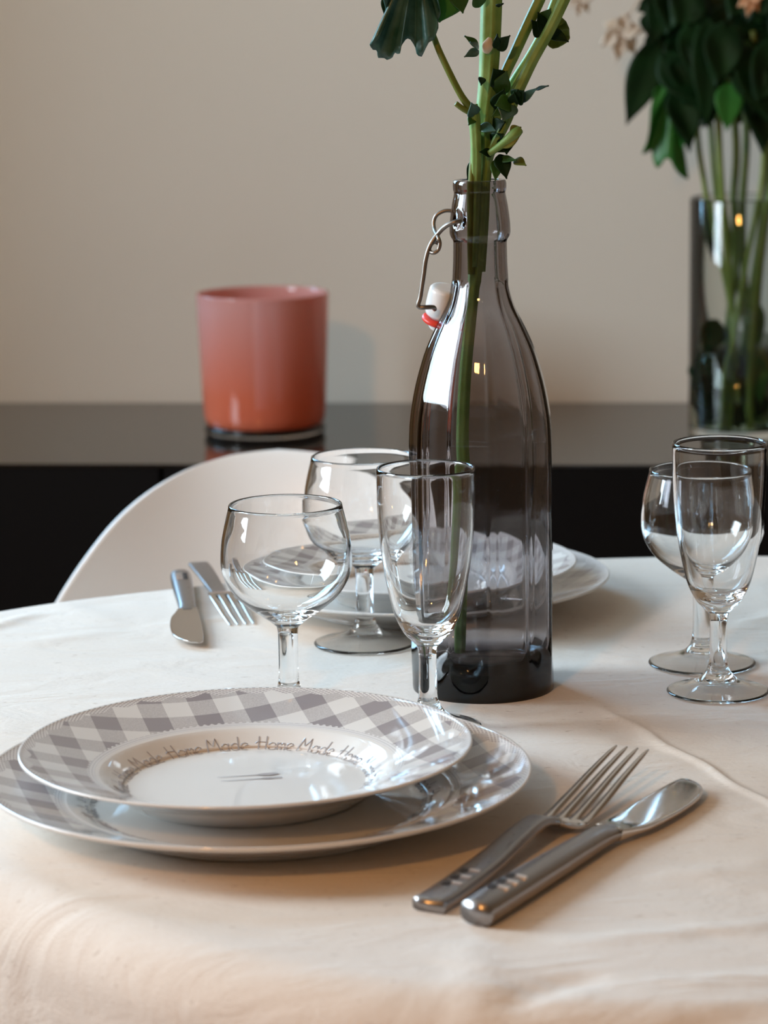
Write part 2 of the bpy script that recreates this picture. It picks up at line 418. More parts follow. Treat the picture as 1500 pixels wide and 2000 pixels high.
def cloth():
    NT_, NR, ND = 420, 190, 46
    V = []; F = []
    V.append((TC.x, TC.y, TZ))
    rows = [[0]]
    ths = np.linspace(0, 2*math.pi, NT_, endpoint=False)
    Ro = np.array([outline(t) for t in ths])
    rc = 0.030                               # radius of the turn-over
    pts = []
    for i in range(1, NR+1):
        f = i/NR; pts.append([( (Ro[k]-rc)*f*math.cos(t), (Ro[k]-rc)*f*math.sin(t), 0.0) for k, t in enumerate(ths)])
    for i in range(1, 15):
        a = i/14*math.pi/2
        pts.append([((Ro[k]-rc+rc*math.sin(a))*math.cos(t), (Ro[k]-rc+rc*math.sin(a))*math.sin(t), -rc*(1-math.cos(a))) for k, t in enumerate(ths)])
    for i in range(1, ND+1):
        d = i/ND*0.21; row = []
        for k, t in enumerate(ths):
            amp = 0.028*min(1, (d/0.16))**1.3
            rr = Ro[k] + 0.05*d + amp*math.sin(11*t+0.8*math.sin(3*t)+1.0)
            row.append((rr*math.cos(t), rr*math.sin(t), -rc-d))
        pts.append(row)
    for row in pts:
        rows.append(list(range(len(V), len(V)+NT_))); V += [(TC.x+x, TC.y+y, TZ+z) for x, y, z in row]
    A = np.array(V); xy = A[:, :2]; dz = np.zeros(len(A))
    for a, b, wd, h in CREASE:
        ab = b-a; L2 = ab@ab; t = np.clip((xy-a)@ab/L2, 0, 1)
        q = a + t[:, None]*ab
        nn = np.array([-ab[1], ab[0]])/math.sqrt(L2)
        wob = 0.0015*np.sin(t*23+a[0]*50)
        d = ((xy-q)@nn) + wob; along = np.linalg.norm((xy-q), axis=1)
        fade = np.sin(np.clip(t, 0, 1)*math.pi)**0.6
        dz += h*np.exp(-(d/wd)**2)*np.where(along < 3*wd, 1, 0)*fade
    A[:, 2] += np.where(A[:, 2] > TZ-0.02, dz, 0)
    for k in range(NT_): F.append((0, rows[1][k], rows[1][(k+1) % NT_]))
    for Ra, Rb in zip(rows[1:], rows[2:]):
        for k in range(NT_):
            k2 = (k+1) % NT_; F.append((Ra[k], Rb[k], Rb[k2], Ra[k2]))
    o = mesh('tablecloth', A, F, M_cloth)
    md = o.modifiers.new('thickness', 'SOLIDIFY'); md.thickness = 0.0012; md.offset = -1
    return tag(o, 'cream cotton tablecloth with pressed fold lines draped over the table', 'tablecloth')
cloth()

# ------------------------------------------------------------------ chair
def chair():
    c = Q(545, 922, 2.30); yb = c.y
    root = empty('dining_chair', (c.x, yb-0.12, 0), label='white moulded plastic shell chair behind the far side of the table', cat='chair')
    zs = [.785, .7843, .782, .773, .7535, .725, .678, .62, .55, .48, .44]
    ws = [.0, .022, .046, .081, .117, .147, .180, .205, .222, .23, .23]
    cv = catmull([(-p, q, 0) for p, q in zip(zs, ws)], 10)
    zz = [q[0] for q in cv]; wz_ = [max(0, q[1]) for q in cv]
    V = []; F = []; NS = 41
    # one centre line from the top of the back down to the seat front
    line = []
    for i in range(60):
        f = i/59; z = .785-.315*f**2
        line.append((0.12-0.07*f**1.2, z, interp(-z, zz, wz_)))
    for i in range(1, 20):
        f = i/19; a = f*math.pi/2
        line.append((0.05-0.08*math.sin(a), .47-0.04*(1-math.cos(a))-0.0*f, .23))
    for i in range(1, 16):
        f = i/15; line.append((-0.03-0.25*f, .43+0.012*f-0.03*f**4, .23-0.03*f**3))
    for j, (y, z, w_) in enumerate(line):
        cur = 0.105 if j < 60 else 0.105*max(0, 1-(j-60)/14)
        lift = 0.0 if j < 60 else 0.02*min(1, (j-60)/10)
        for k in range(NS):
            s = -1+2*k/(NS-1); x = s*w_
            V.append((x, y-cur*(abs(x)/.2)**2.2, z+lift*(abs(s)**2.5)))
    for j in range(len(line)-1):
        for k in range(NS-1):
            a = j*NS+k; F.append((a, a+1, a+NS+1, a+NS))
    o = mesh('seat_shell', V, F, M_shell, root, recalc=True)
    bm = bmesh.new(); bm.from_mesh(o.data); bmesh.ops.remove_doubles(bm, verts=bm.verts, dist=1e-5); bm.to_mesh(o.data); bm.free()
    md = o.modifiers.new('thickness', 'SOLIDIFY'); md.thickness = 0.006; md.offset = 0
    md2 = o.modifiers.new('soft', 'SUBSURF'); md2.levels = 1; md2.render_levels = 1
    for a in (-1, 1):
        for b in (-1, 1):
            V, F = tube_data([(a*0.12, -0.06+b*0.10, 0.415), (a*0.20, -0.06+b*0.19, 0.0)], [0.012, 0.008], 12)
            mesh('leg', V, F, M_steelleg, root)
chair()

# ------------------------------------------------------------------ pink vase
vb = P(518, 846, SZ)
pv = empty('candle_vase', (vb.x, vb.y, SZ), label='pink opal glass cylinder vase standing on the black sideboard', cat='vase')
lathe('body', smooth_prof([(0, .0103), (.040, .0103), (.056, .0108), (.0605, .0145), (.0625, .03), (.0655, .10), (.0668, .1415)], 5)
      + [(.0672, .1432), (.0664, .1442), (.0652, .1432)] + smooth_prof([(.0645, .14), (.0630, .10), (.060, .03), (.056, .018), (0, .017)], 5), M_pink, pv)
tag(lathe('base', [(0, 0), (.056, 0), (.0600, .0012), (.0615, .004), (.0620, .0085), (.0612, .0105), (.057, .0102), (0, .0100)], M_base, pv), label='thick clear glass base')

# ------------------------------------------------------------------ plates
SMALL_TOP = [(0, .0058), (.057, .0058), (.064, .0078), (.070, .0112), (.0745, .0138), (.0785, .0152), (.098, .0212), (.1145, .0264)]
SMALL_BOT = [(.1152, .0252), (.098, .0188), (.082, .0125), (.070, .0058), (.063, .0012), (.0615, 0), (.0595, 0), (.0585, .0022), (0, .0026)]
DIN_TOP = [(0, .0050), (.078, .0050), (.086, .0066), (.092, .0090), (.097, .0106), (.101, .0114), (.122, .0176), (.1370, .0228)]
DIN_BOT = [(.1375, .0210), (.122, .0150), (.105, .0088), (.092, .0040), (.087, .0010), (.085, 0), (.083, 0), (.0815, .0018), (0, .0022)]
def plate_prof(top, bot, R):
    rim = [(R-0.0006, top[-1][1]+0.0006), (R, top[-1][1]), (R, top[-1][1]-0.0008)]
    return smooth_prof(top, 6) + rim + smooth_prof(bot, 5)
GL = {
 'H': ([[(0.08, 0), (0.08, 1)], [(0.62, 0), (0.62, 1)], [(-0.18, 0.50), (0.0, 0.62), (0.62, 0.58)]], 0.80),
 'o': ([[(0.27+0.27*math.cos(a), 0.27+0.27*math.sin(a)) for a in np.linspace(0, 6.2832, 17)]], 0.66),
 'm': ([[(0, 0), (0, .55)], [(0, .38), (.08, .52), (.2, .52), (.27, .38), (.27, 0)], [(.27, .38), (.36, .52), (.48, .52), (.55, .36), (.55, 0)]], 0.68),
 'e': ([[(0.02, .26), (.50, .36), (.44, .49), (.27, .55), (.08, .47), (.0, .27), (.08, .07), (.27, 0), (.46, .08)]], 0.62),
 'M': ([[(-.06, 0), (.14, 1), (.42, .42), (.72, 1), (.92, 0)]], 1.06),
 'a': ([[(0.25+0.25*math.cos(a), 0.27+0.27*math.sin(a)) for a in np.linspace(0, 6.2832, 17)], [(.50, .55), (.50, .05), (.56, 0)]], 0.70),
 'd': ([[(0.25+0.25*math.cos(a), 0.27+0.27*math.sin(a)) for a in np.linspace(0, 6.2832, 17)], [(.50, 1.0), (.50, .0)]], 0.68),
 ' ': ([], 0.34),
}
def ribbon(path3, nrm_fn, wd):
    V = []; F = []
    for i, p in enumerate(path3):
        t = (path3[min(i+1, len(path3)-1)]-path3[max(i-1, 0)]).normalized()
        s = t.cross(Vector((0, 0, 1))).normalized()*wd/2
        V += [p-s, p+s]
    for i in range(len(path3)-1): F.append((2*i, 2*i+1, 2*i+3, 2*i+2))
    return V, F
def lettering(top, r0, cap, phrases, start, parent, wd):
    rs = [q[0] for q in smooth_prof(top, 6)]; zs = [q[1] for q in smooth_prof(top, 6)]
    parts = []
    for k in range(phrases):
        a0 = start + k*360/phrases; x = 0
        tot = sum(GL[c][1] for c in 'Home Made')
        for c in 'Home Made':
            st, adv = GL[c]
            for path in st:
                P3 = []
                dense = []
                for (p, q) in zip(path, path[1:]):
                    for f in (0, .34, .67): dense.append((p[0]+(q[0]-p[0])*f, p[1]+(q[1]-p[1])*f))
                dense.append(path[-1])
                for (gx, gy) in dense:
                    r = r0 + gy*cap; ang = math.radians(a0) + ((x+gx) - tot/2)*cap*0.86/(r0+cap*0.3)
                    # clockwise from the far side of the plate
                    P3.append(Vector((r*math.sin(ang), r*math.cos(ang), interp(r, rs, zs)+0.00025)))
                parts.append(ribbon(P3, None, wd))
            x += adv
    return mesh('lettering', *merge(*parts), M_ink, parent, smooth=False)
def small_plate():
    root = empty('side_plate', cat='plate', label='tmp', group='grey gingham side plates')
    lathe('body', plate_prof(SMALL_TOP, SMALL_BOT, .1161), M_small, root, 160)
    lettering(SMALL_TOP, .0610, .0086, 8, -22, root, .0007)
    # a spoon and a fork printed in the middle
    parts = []
    def flat(pts):
        n = len(pts); return [Vector((x, y, .0061)) for x, y in pts], [tuple(range(n))]
    for oy, ox, kind in ((0.0050, 0.0, 's'), (-0.0020, 0.0025, 'f')):
        def T(x, y):
            a = math.radians(9); return (ox+x*math.cos(a)-y*math.sin(a), oy+0.006+x*math.sin(a)+y*math.cos(a))
        parts.append(flat([T(-.016, -.0003), T(.006, -.0007), T(.006, .0007), T(-.016, .0003)]))
        if kind == 's': parts.append(flat([T(.0105+.0055*math.cos(t), .0024*math.sin(t)) for t in np.linspace(0, 6.2832, 24, endpoint=False)]))
        else:
            parts.append(flat([T(.005, -.0008), T(.007, -.0015), T(.010, -.0015), T(.010, .0015), T(.007, .0015), T(.005, .0008)]))
            for q in (-.0011, 0, .0011): parts.append(flat([T(.010, q-.0004), T(.0155, q-.0003), T(.0155, q+.0003), T(.010, q+.0004)]))
    mesh('cutlery_motif', *merge(*parts), M_ink, root, smooth=False)
    return root
def dinner_plate():
    root = empty('dinner_plate', cat='plate', label='tmp', group='grey gingham dinner plates')
    lathe('body', plate_prof(DIN_TOP, DIN_BOT, .1385), M_dinner, root, 180)
    lettering(DIN_TOP, .0830, .0094, 10, -5, root, .0008)
    return root
pn = Vector((-0.0655, 1.382, TZ+0.0002))
d1 = dinner_plate(); d1.location = pn; d1['label'] = 'large grey gingham dinner plate in the foreground, under the side plate with the lettering'
s1 = small_plate(); s1.location = (-0.0722, 1.397, TZ+0.0054); s1['label'] = 'grey gingham side plate lettered Home Made on the front place setting'
s1.rotation_euler = (0, math.radians(-0.5), 0)
pf = P(818, 1119, TZ+0.0215); pf.z = TZ+0.0002
d2 = copy_tree(d1); d2.location = pf; d2.rotation_euler = (0, 0, 2.2); d2.scale = (0.93,)*3; d2['label'] = 'grey gingham dinner plate at the far side of the table behind the bottle'
s2 = copy_tree(s1); s2.scale = (0.93,)*3; s2.location = pf+Vector((-0.001, 0.004, .0049)); s2.rotation_euler = (0, 0, 2.6); s2['label'] = 'grey gingham side plate stacked on the far dinner plate behind the bottle'

# ------------------------------------------------------------------ glasses
def arc(cx, cz, r, a0, a1, n): return [(cx+r*math.cos(math.radians(a0+(a1-a0)*i/n)), cz+r*math.sin(math.radians(a0+(a1-a0)*i/n))) for i in range(n+1)]
def glass(kind):
    """foot, stem and bowl are three stretches of one glass surface"""
    if kind == 'wine':
        root = empty('wine_glass')
        H = .1215
        foot_under = smooth_prof([(0, .0078), (.007, .0074), (.012, .0056), (.022, .0023), (.0295, .0004), (.0315, 0)], 6)
        foot_top = [(.0326, .0004), (.0329, .0010), (.0325, .0016)] + smooth_prof([(.031, .0020), (.022, .0043), (.012, .0080), (.0076, .0122), (.0061, .0175)], 6)
        stem = smooth_prof([(.0061, .0175), (.0057, .024), (.0057, .040), (.0058, .046), (.0064, .0497)], 5)
        out = smooth_prof([(.0064, .0497), (.0098, .0527), (.0145, .0560), (.0222, .0617), (.0296, .0683), (.0345, .0755), (.0373, .083), (.0379, .090), (.0371, .100), (.0350, .1105), (.0330, .1185), (.0327, .1205)], 6)
        rim = [(.0325, .1213), (.0319, .1216), (.0313, .1213), (.0311, .1205)]
        inn = smooth_prof([(.0312, .1185), (.0333, .110), (.0355, .100), (.0363, .090), (.0356, .083), (.0328, .0762), (.0278, .0695), (.0203, .0635), (.0120, .0590), (.0055, .0572), (0, .0568)], 6)
    else:
        root = empty('champagne_flute')
        foot_under = smooth_prof([(0, .0078), (.007, .0074), (.0115, .0058), (.020, .0023), (.0272, .0004), (.0290, 0)], 6)
        foot_top = [(.0299, .0004), (.0302, .0010), (.0298, .0016)] + smooth_prof([(.0285, .0020), (.020, .0042), (.0115, .0082), (.0076, .0122), (.0058, .0165)], 6)
        stem = smooth_prof([(.0058, .0165), (.0052, .023), (.0050, .036), (.0052, .044), (.0066, .0485)], 5)
        out = smooth_prof([(.0066, .0485), (.0096, .0515), (.0137, .0561), (.0190, .0677), (.0238, .0900), (.0262, .109), (.0273, .128), (.0275, .1478)], 7)
        rim = [(.0273, .1489), (.0268, .1493), (.0262, .1489), (.0260, .1478)]
        inn = smooth_prof([(.0259, .146), (.0257, .128), (.0245, .109), (.0220, .090), (.0168, .0690), (.0115, .0605), (.0060, .0568), (0, .0555)], 7)
    lathe('foot', foot_under+foot_top, M_clear, root, 128)
    lathe('stem', stem, M_clear, root, 96)
    lathe('bowl', out+rim+inn, M_clear, root, 128)
    return root
def px_base(px, py): return P(px, py, TZ)
wg = glass('wine'); fl = glass('flute')
def put(root, loc, rz, label, cat, group):
    root.location = (loc.x, loc.y, TZ+0.0003); root.rotation_euler = (0, 0, rz)
    tag(root, label, cat, group)
a = Q(557, 980, 1.585); put(wg, a, 0, 'empty round wine glass standing just behind the front plates', 'wine glass', 'clear wine glasses')
b = copy_tree(wg); put(b, px_base(714, 1258), 1.1, 'empty round wine glass in front of the far plates and white chair', 'wine glass', 'clear wine glasses')
c = copy_tree(wg); put(c, px_base(1371, 1297), 2.1, 'empty round wine glass behind the flute at the right edge', 'wine glass', 'clear wine glasses')
a = Q(831, 898, 1.540); put(fl, a, 0, 'tall clear flute between the front plates and the dark bottle', 'flute', 'clear champagne flutes')
b = copy_tree(fl); put(b, px_base(1402, 1352), 0.7, 'tall clear flute at the right edge in front of a wine glass', 'flute', 'clear champagne flutes')

# ------------------------------------------------------------------ cutlery
def loft(sections, n=20, power=2.6):
    """sections: (y, centre z, half width, half height, x offset)"""
    V = []; F = []
    for (y, z, hw, hh, xo) in sections:
        for k in range(n):
            a = 2*math.pi*k/n; ca, sa = math.cos(a), math.sin(a)
            V.append(Vector((xo+hw*math.copysign(abs(ca)**(2/power), ca), y, z+hh*math.copysign(abs(sa)**(2/power), sa))))
    for i in range(len(sections)-1):
        for k in range(n):
            a = i*n+k; b = i*n+(k+1) % n; F.append((a, a+n, b+n, b))
    F.append(tuple(range(n))); F.append(tuple(reversed(range((len(sections)-1)*n, len(sections)*n))))
    return V, F
def dens(sec, m=5):
    out = []
    c = catmull([np.array(s) for s in sec], m)
    return [tuple(float(q) for q in s) for s in c]
def marks(root, y0, z, parent, slope=0.0):  # notches as small blocks, their shade and glint put into the colour
    for i in range(3):
        y = y0+i*0.0090
        p = mesh('painted_notch_shade', *box_data((-0.0026, y-0.0008, z+i*slope), (0.0036, 0.0044, 0.0008)), M_mark, parent, smooth=False)
        mesh('painted_notch_glint', *box_data((0.0021, y+0.0006, z+i*slope), (0.0052, 0.0022, 0.0012)), M_bright, p, smooth=False)
def fork():
    root = empty('fork')
    h = mesh('handle', *loft(dens([(0, .0034, .0082, .0032, 0), (.02, .0036, .0083, .0030, 0), (.06, .0062, .0076, .0026, 0), (.09, .0100, .0066, .0024, 0), (.108, .0118, .0061, .0024, 0), (.118, .0114, .0064, .0022, 0), (.126, .0092, .0080, .0019, 0)]), 24, 5), M_steel, root)
    marks(root, 0.024, 0.0068, h, 0.0004)
    mesh('head', *loft(dens([(.124, .0100, .0074, .0019, 0), (.130, .0068, .0102, .0016, 0), (.136, .0042, .0120, .0014, 0), (.142, .0032, .0126, .0013, 0), (.148, .0034, .0127, .0012, 0)]), 24, 4), M_polish, root)
    for i in range(4):
        x = (-1.5+i)*0.0069
        mesh('tine', *loft(dens([(.145, .0033, .0027, .0012, x), (.155, .0046, .0025, .0012, x), (.175, .0086, .0023, .0012, x*.97), (.200, .0142, .0019, .0011, x*.92), (.222, .0186, .0013, .0009, x*.88), (.230, .0200, .0006, .0005, x*.87)]), 14, 2.6), M_polish, root)
    return root
def knife():
    root = empty('table_knife')
    h = mesh('handle', *loft(dens([(0, .0062, .0080, .0058, 0), (.015, .0064, .0084, .0060, 0), (.06, .0064, .0080, .0058, 0), (.10, .0062, .0072, .0052, 0), (.128, .0060, .0068, .0044, 0), (.142, .0058, .0076, .0030, 0.0006)]), 28, 2.6), M_steel, root)
    marks(root, 0.021, 0.0123, h)
    tag(mesh('blade', *loft(dens([(.138, .0060, .0074, .0032, 0.0004), (.148, .0058, .0092, .0020, 0.0014), (.160, .0056, .0108, .0015, 0.0028), (.185, .0054, .0118, .0013, 0.0036), (.210, .0052, .0114, .0012, 0.0036), (.225, .0051, .0100, .0011, 0.0026), (.235, .0050, .0074, .0010, 0.0006), (.2405, .0049, .0044, .0008, -0.0018), (.2432, .0048, .0010, .0005, -0.0034)]), 32, 7.0), M_polish, root), label='mirror-bright rounded blade')
    return root
def aim(root, a, b, roll=0.0):
    d = b-a; root.location = (a.x, a.y, TZ+0.0002); root.rotation_euler = (0, roll, math.atan2(-d.x, d.y))
fk = fork(); kn = knife()
aim(fk, P(837, 1783, TZ), P(1243, 1460, TZ+0.019)); tag(fk, 'steel fork with notched handle in the foreground beside the front plates', 'fork', 'steel forks')
aim(kn, P(928, 1810, TZ), P(1322, 1548, TZ+0.004), math.radians(5)); tag(kn, 'steel table knife with notched handle in the foreground, right of the fork', 'knife', 'steel table knives')
fk2 = copy_tree(fk); kn2 = copy_tree(kn)
b = P(473, 1222, TZ); a = P(412, 1140, TZ); dr = (b-a).normalized(); aim(fk2, b-dr*0.230, b); fk2.location = b-dr*0.2; fk2.scale = (.88, .87, 0.46); fk2.rotation_euler = (Matrix.Rotation(math.atan2(-dr.x, dr.y), 3, 'Z') @ Matrix.Rotation(math.radians(1.85), 3, 'X') @ Matrix.Rotation(math.pi, 3, 'Y')).to_euler(); fk2.location.z = TZ+0.0037; tag(fk2, 'steel fork on the far side, its tines half hidden by the wine glass', 'fork', 'steel forks')
b = P(380, 1268, TZ); a = P(355, 1150, TZ); dr = (b-a).normalized(); aim(kn2, b-dr*0.204, b); kn2.scale = (.88, .84, .84); tag(kn2, 'steel table knife lying blade forward at the far left of the cloth', 'knife', 'steel table knives')

# ------------------------------------------------------------------ swing-top bottle
BB = P(944, 1341, TZ); BY = BB.y
bot = empty('swing_top_bottle', (BB.x, BB.y, TZ+0.0003), label='smoked grey faceted glass bottle with a wire swing-top, used as a vase', cat='bottle')
def zh(py): return Q(940, py, BY).z - TZ
K = 1.0/FPX
dep = lambda py: (Q(940, py, BY)-CP).dot(_f)
def rw(wpx, py): return wpx/2*dep(py)*K
ROWS = [(1376, 222), (1371, 252), (1362, 268), (1345, 275), (1320, 277), (1250, 279), (1150, 281), (1050, 282), (960, 283), (900, 283), (860, 282), (820, 278), (785, 268), (750, 254), (715, 235), (680, 212), (640, 176), (600, 136), (570, 118), (549, 111), (541, 109), (510, 106), (480, 105), (470, 106), (463, 114), (456, 119), (445, 119), (425, 116), (400, 109), (382, 102), (376, 101), (371, 104), (364, 105), (357, 104), (352, 100)]
prof = []
for py, wp in ROWS:
    z = max(zh(py), 0)
    prof.append((rw(wp, py), z))
z0 = prof[0][1]
HB = prof[-1][1]
prof = [(r, (z-z0)*HB/(HB-z0)) for r, z in prof]
dp = [(0, .004), (.020, .0035), (.031, .0008)] + smooth_prof(prof, 3)
zfac = zh(546)
def kfac(z):
    return max(0.0, min(1.0, (zfac-z)/0.002))*(1.0 if z > 0.02 else max(0.0, (z-0.003)/0.017))
NF = 11; NA = 264; EDGE = math.radians(-90+3.5)      # one facet edge just right of the camera side
def facet(th):
    a = (th-EDGE) % (2*math.pi/NF) - math.pi/NF
    return min(math.cos(math.pi/NF)/math.cos(a), 0.995)
V = []; F = []; rows = []
def ring(r, z, k):
    if r < 1e-6: rows.append([len(V)]); V.append((0, 0, z)); return
    rows.append(list(range(len(V), len(V)+NA)))
    for i in range(NA):
        th = 2*math.pi*i/NA; rr = r*(1-k+k*facet(th)*1.012)
        V.append((rr*math.cos(th), rr*math.sin(th), z))
for r, z in dp: ring(r, z, kfac(z))
inner = [(r-0.0036-0.014*max(0.0, (0.026-z)/0.014)**2, z) for r, z in smooth_prof(prof, 3) if z > 0.013]
for r, z in reversed(inner): ring(max(r, .004), z, kfac(z)*0.8)
ring(.020, .0105, 0); ring(.010, .0112, 0); ring(0, .0115, 0)
for A, B in zip(rows, rows[1:]):
    for k in range(NA):
        k2 = (k+1) % NA
        if len(A) == 1: F.append((A[0], B[k2], B[k]))
        elif len(B) == 1: F.append((A[k], A[k2], B[0]))
        else: F.append((A[k], A[k2], B[k2], B[k]))
V = [Vector(v) for v in V]
hole = Q(889, 434, BY-0.012); ha = math.atan2(hole.y-BB.y, hole.x-BB.x); hz = hole.z-TZ
for v in V:                                   # the moulded socket for the wire
    rr = math.hypot(v.x, v.y)
    if rr < 0.013: continue
    if abs(v.z-hz) < 0.006:
        d = math.hypot((math.atan2(v.y, v.x)-ha)*rr, v.z-hz)
        if d < 0.0045: f = 1-0.13*(1-(d/0.0045)**2); v.x *= f; v.y *= f
gb = mesh('glass_body', V, F, M_smoke, bot)
BO = Vector((BB.x, BB.y, TZ+0.0003))
loc = lambda p: p-BO
def wire(name, pts, r, par=bot): return tube(name, [loc(Q(*p)) for p in pts], r, M_wire, par, 10)
wy = BY-0.010; wy2 = BY+0.012
bail = wire('wire_bail', [(899, 432, wy-.004), (888, 434, wy-.006), (872, 441, wy-.004), (857, 455, wy), (841, 478, wy), (832, 505, wy), (827, 540, wy), (821, 580, wy), (817, 594, wy), (820, 600, wy), (832, 600, wy), (846, 600, wy+.004), (849, 604, wy+.008)], .00135)
wire('wire_loop', [(884, 412, wy2), (868, 412, wy2), (853, 420, wy2), (847, 434, wy2), (849, 450, wy2-.004), (855, 462, wy-.001), (859, 475, wy-.003), (856, 488, wy-.003), (847, 494, wy-.003), (839, 490, wy+.001), (840, 480, wy+.003), (848, 473, wy+.003), (855, 475, wy+.002)], .00115, bail)
# porcelain stopper hanging behind the shoulder, left
sc_ = loc(Q(867, 596, BY+0.012))
stp = lathe('stopper', smooth_prof([(0, .0112), (.007, .0112), (.0098, .0102), (.0106, .0075), (.0106, -.002), (.0096, -.0062), (.0072, -.008), (.0068, -.0125), (.005, -.0155), (0, -.016)], 5), M_porc, bot, 48)
stp.location = sc_; stp.rotation_euler = (math.radians(14), math.radians(13), 0)
tag(stp, label='white porcelain stopper')
tv = []; tf = []
n1, n2 = 40, 14
for i in range(n1):
    for j in range(n2):
        A_, B_ = 2*math.pi*i/n1, 2*math.pi*j/n2
        tv.append(((.0085+.0026*math.cos(B_))*math.cos(A_), (.0085+.0026*math.cos(B_))*math.sin(A_), -.0098+.0020*math.sin(B_)))
        tf.append((i*n2+j, ((i+1) % n1)*n2+j, ((i+1) % n1)*n2+(j+1) % n2, i*n2+(j+1) % n2))
tag(mesh('rubber_gasket', tv, tf, M_rubber, stp), label='red rubber gasket')

# ------------------------------------------------------------------ leaves
def leaf(name, base, tip, width, mat, parent, up=None, fold=0.15, curl=0.12, teeth=0, tooth=0.0, shape=0.72, nl=16, nw=8, off=None, wave=0.0):
    base, tip = Vector(base), Vector(tip)
    if off is None: off = Vector((0, 0, 0))
    L_ = (tip-base); ln = L_.length; t = L_.normalized()
    up = Vector(up) if up is not None else Vector((0.15, -1, 0.35))
    s = t.cross(up).normalized(); n = s.cross(t).normalized()
    V = []; F = []
    for i in range(nl+1):
        f = i/nl
        w_ = width/2*(max(0.0, math.sin(math.pi*f**shape))**1.1)
        w_ = max(w_, 0.0004)
        if teeth: w_ *= 1+tooth*((f*teeth) % 1-0.5)
        for k in range(-nw//2, nw//2+1):
            q = k/(nw/2)
            p = base + t*(ln*f) + s*(w_*q) + n*(abs(q)*w_*fold - curl*ln*(f-0.5)**2*2 + wave*width*math.sin(9*f+3*q))
            V.append(p-off)
    m = nw+1
    for i in range(nl):
        for k in range(nw): a = i*m+k; F.append((a, a+1, a+m+1, a+m))
    o = mesh(name, V, F, mat, parent)
    md = o.modifiers.new('thickness', 'SOLIDIFY'); md.thickness = 0.0005; md.offset = 0
    return o
def fan_leaf(name, base, edge, mat, parent, off, ridges=5, depth=0.004, lean=0.0, y0=1.6):
    """a lobed leaf whose veins fan out from its base"""
    V = []; F = []; NR = 14
    n = len(edge)
    for i in range(NR+1):
        f = 0.03+0.97*i/NR
        for k, e in enumerate(edge):
            px = base[0]+(e[0]-base[0])*f; py = base[1]+(e[1]-base[1])*f
            yy = y0 + lean*f + depth*f*math.cos(2*math.pi*ridges*k/(n-1)) - 0.010*f*f*abs(2*k/(n-1)-1)**2
            V.append(Q(px, py, yy)-off)
    for i in range(NR):
        for k in range(n-1): a = i*n+k; F.append((a, a+1, a+n+1, a+n))
    o = mesh(name, V, F, mat, parent)
    md = o.modifiers.new('thickness', 'SOLIDIFY'); md.thickness = 0.0006; md.offset = 0
    return o
def resample(pts, m):
    d = [0]
    for a, b in zip(pts, pts[1:]): d.append(d[-1]+math.hypot(b[0]-a[0], b[1]-a[1]))
    return [(interp(q, d, [p[0] for p in pts]), interp(q, d, [p[1] for p in pts])) for q in np.linspace(0, d[-1], m)]

# ------------------------------------------------------------------ flower stems in the bottle
GRP = 'green flower stems in the bottle'
def stem(label, path, r, mat=M_stalk, ribs=6, rib=0.09, name='flower_stem', group=GRP):
    b = Q(*path[-1])
    root = empty(name, b, label=label, cat='flower stem', group=group)
    tube('stalk', [Q(*p)-b for p in path], r, mat, root, 24 if ribs else 12, ribs, rib)
    return root, b
def twig(root, b, path, r, mat=M_stalk, name='petiole'): return tube(name, [Q(*p)-b for p in path], r, mat, root, 10)
def lf(root, b, x0, y0, x1, y1, w_, mat, yy=1.635, dy=-0.008, **k):
    return leaf('leaf', Q(x0, y0, yy), Q(x1, y1, yy+dy), w_*(0.78 if w_ < .017 else 1), mat, root, off=b, **k)
Y = BY
r1, b1 = stem('thickest ribbed green stem, upright in the bottle and reaching its bottom',
  [(962, -80, Y), (960, 0, Y), (957, 90, Y), (953, 160, Y), (946, 225, Y), (942, 290, Y), (939, 350, Y), (936, 420, Y), (929, 520, Y), (919, 620, Y-.003), (908, 740, Y-.005), (903, 860, Y-.006), (908, 960, Y-.006), (902, 1100, Y-.006), (896, 1280, Y-.004)],
  [.0058, .0058, .0056, .0052, .0048, .0044, .0042, .0040, .0038, .0036, .0036, .0038, .0040, .0038, .0036])
yy = Y-.009
for (x0, y0, x1, y1, w_, m) in [(936, 92, 909, 70, .006, M_leaf), (936, 94, 920, 82, .005, M_leafblue), (936, 98, 908, 110, .007, M_leafblue), (938, 15, 930, -20, .012, M_leaf),
                               (968, 96, 972, 68, .006, M_leafdark), (970, 98, 995, 70, .010, M_leafdark), (942, 150, 940, 165, .006, M_leafdark), (936, 245, 968, 255, .009, M_leafblue), (974, 12, 980, 6, .006, M_leafdark)]:
    lf(r1, b1, x0, y0, x1, y1, w_, m, yy)
twig(r1, b1, [(950, 100, yy+.003), (953, 88, yy), (957, 74, yy-.001)], [.0022, .0032, .0012], M_petal, 'bud_scar')
r2, b2 = stem('light green stem carrying the big lobed leaf on the left of the bottle neck',
  [(922, 205, Y-.010), (926, 225, Y-.010), (929, 270, Y-.010), (930, 310, Y-.009), (929, 350, Y-.007), (926, 430, Y-.006), (923, 520, Y-.004)], [.0030, .0032, .0030, .0030, .0029, .0027, .0024])
twig(r2, b2, [(924, 218, Y-.010), (900, 185, Y-.014), (872, 130, Y-.016), (852, 85, Y-.012), (838, 40, Y-.006), (826, -40, Y-.004)], [.0024, .0020, .0019, .0018, .0017, .0015], M_leafyel)
twig(r2, b2, [(922, 221, Y-.011), (905, 213, Y-.013), (890, 202, Y-.014)], [.0020, .0017, .0016], M_leafyel, 'side_shoot')
lf(r2, b2, 926, 228, 922, 202, .011, M_leafblue, Y-.013)
lf(r2, b2, 925, 228, 916, 243, .007, M_leaf, Y-.010)
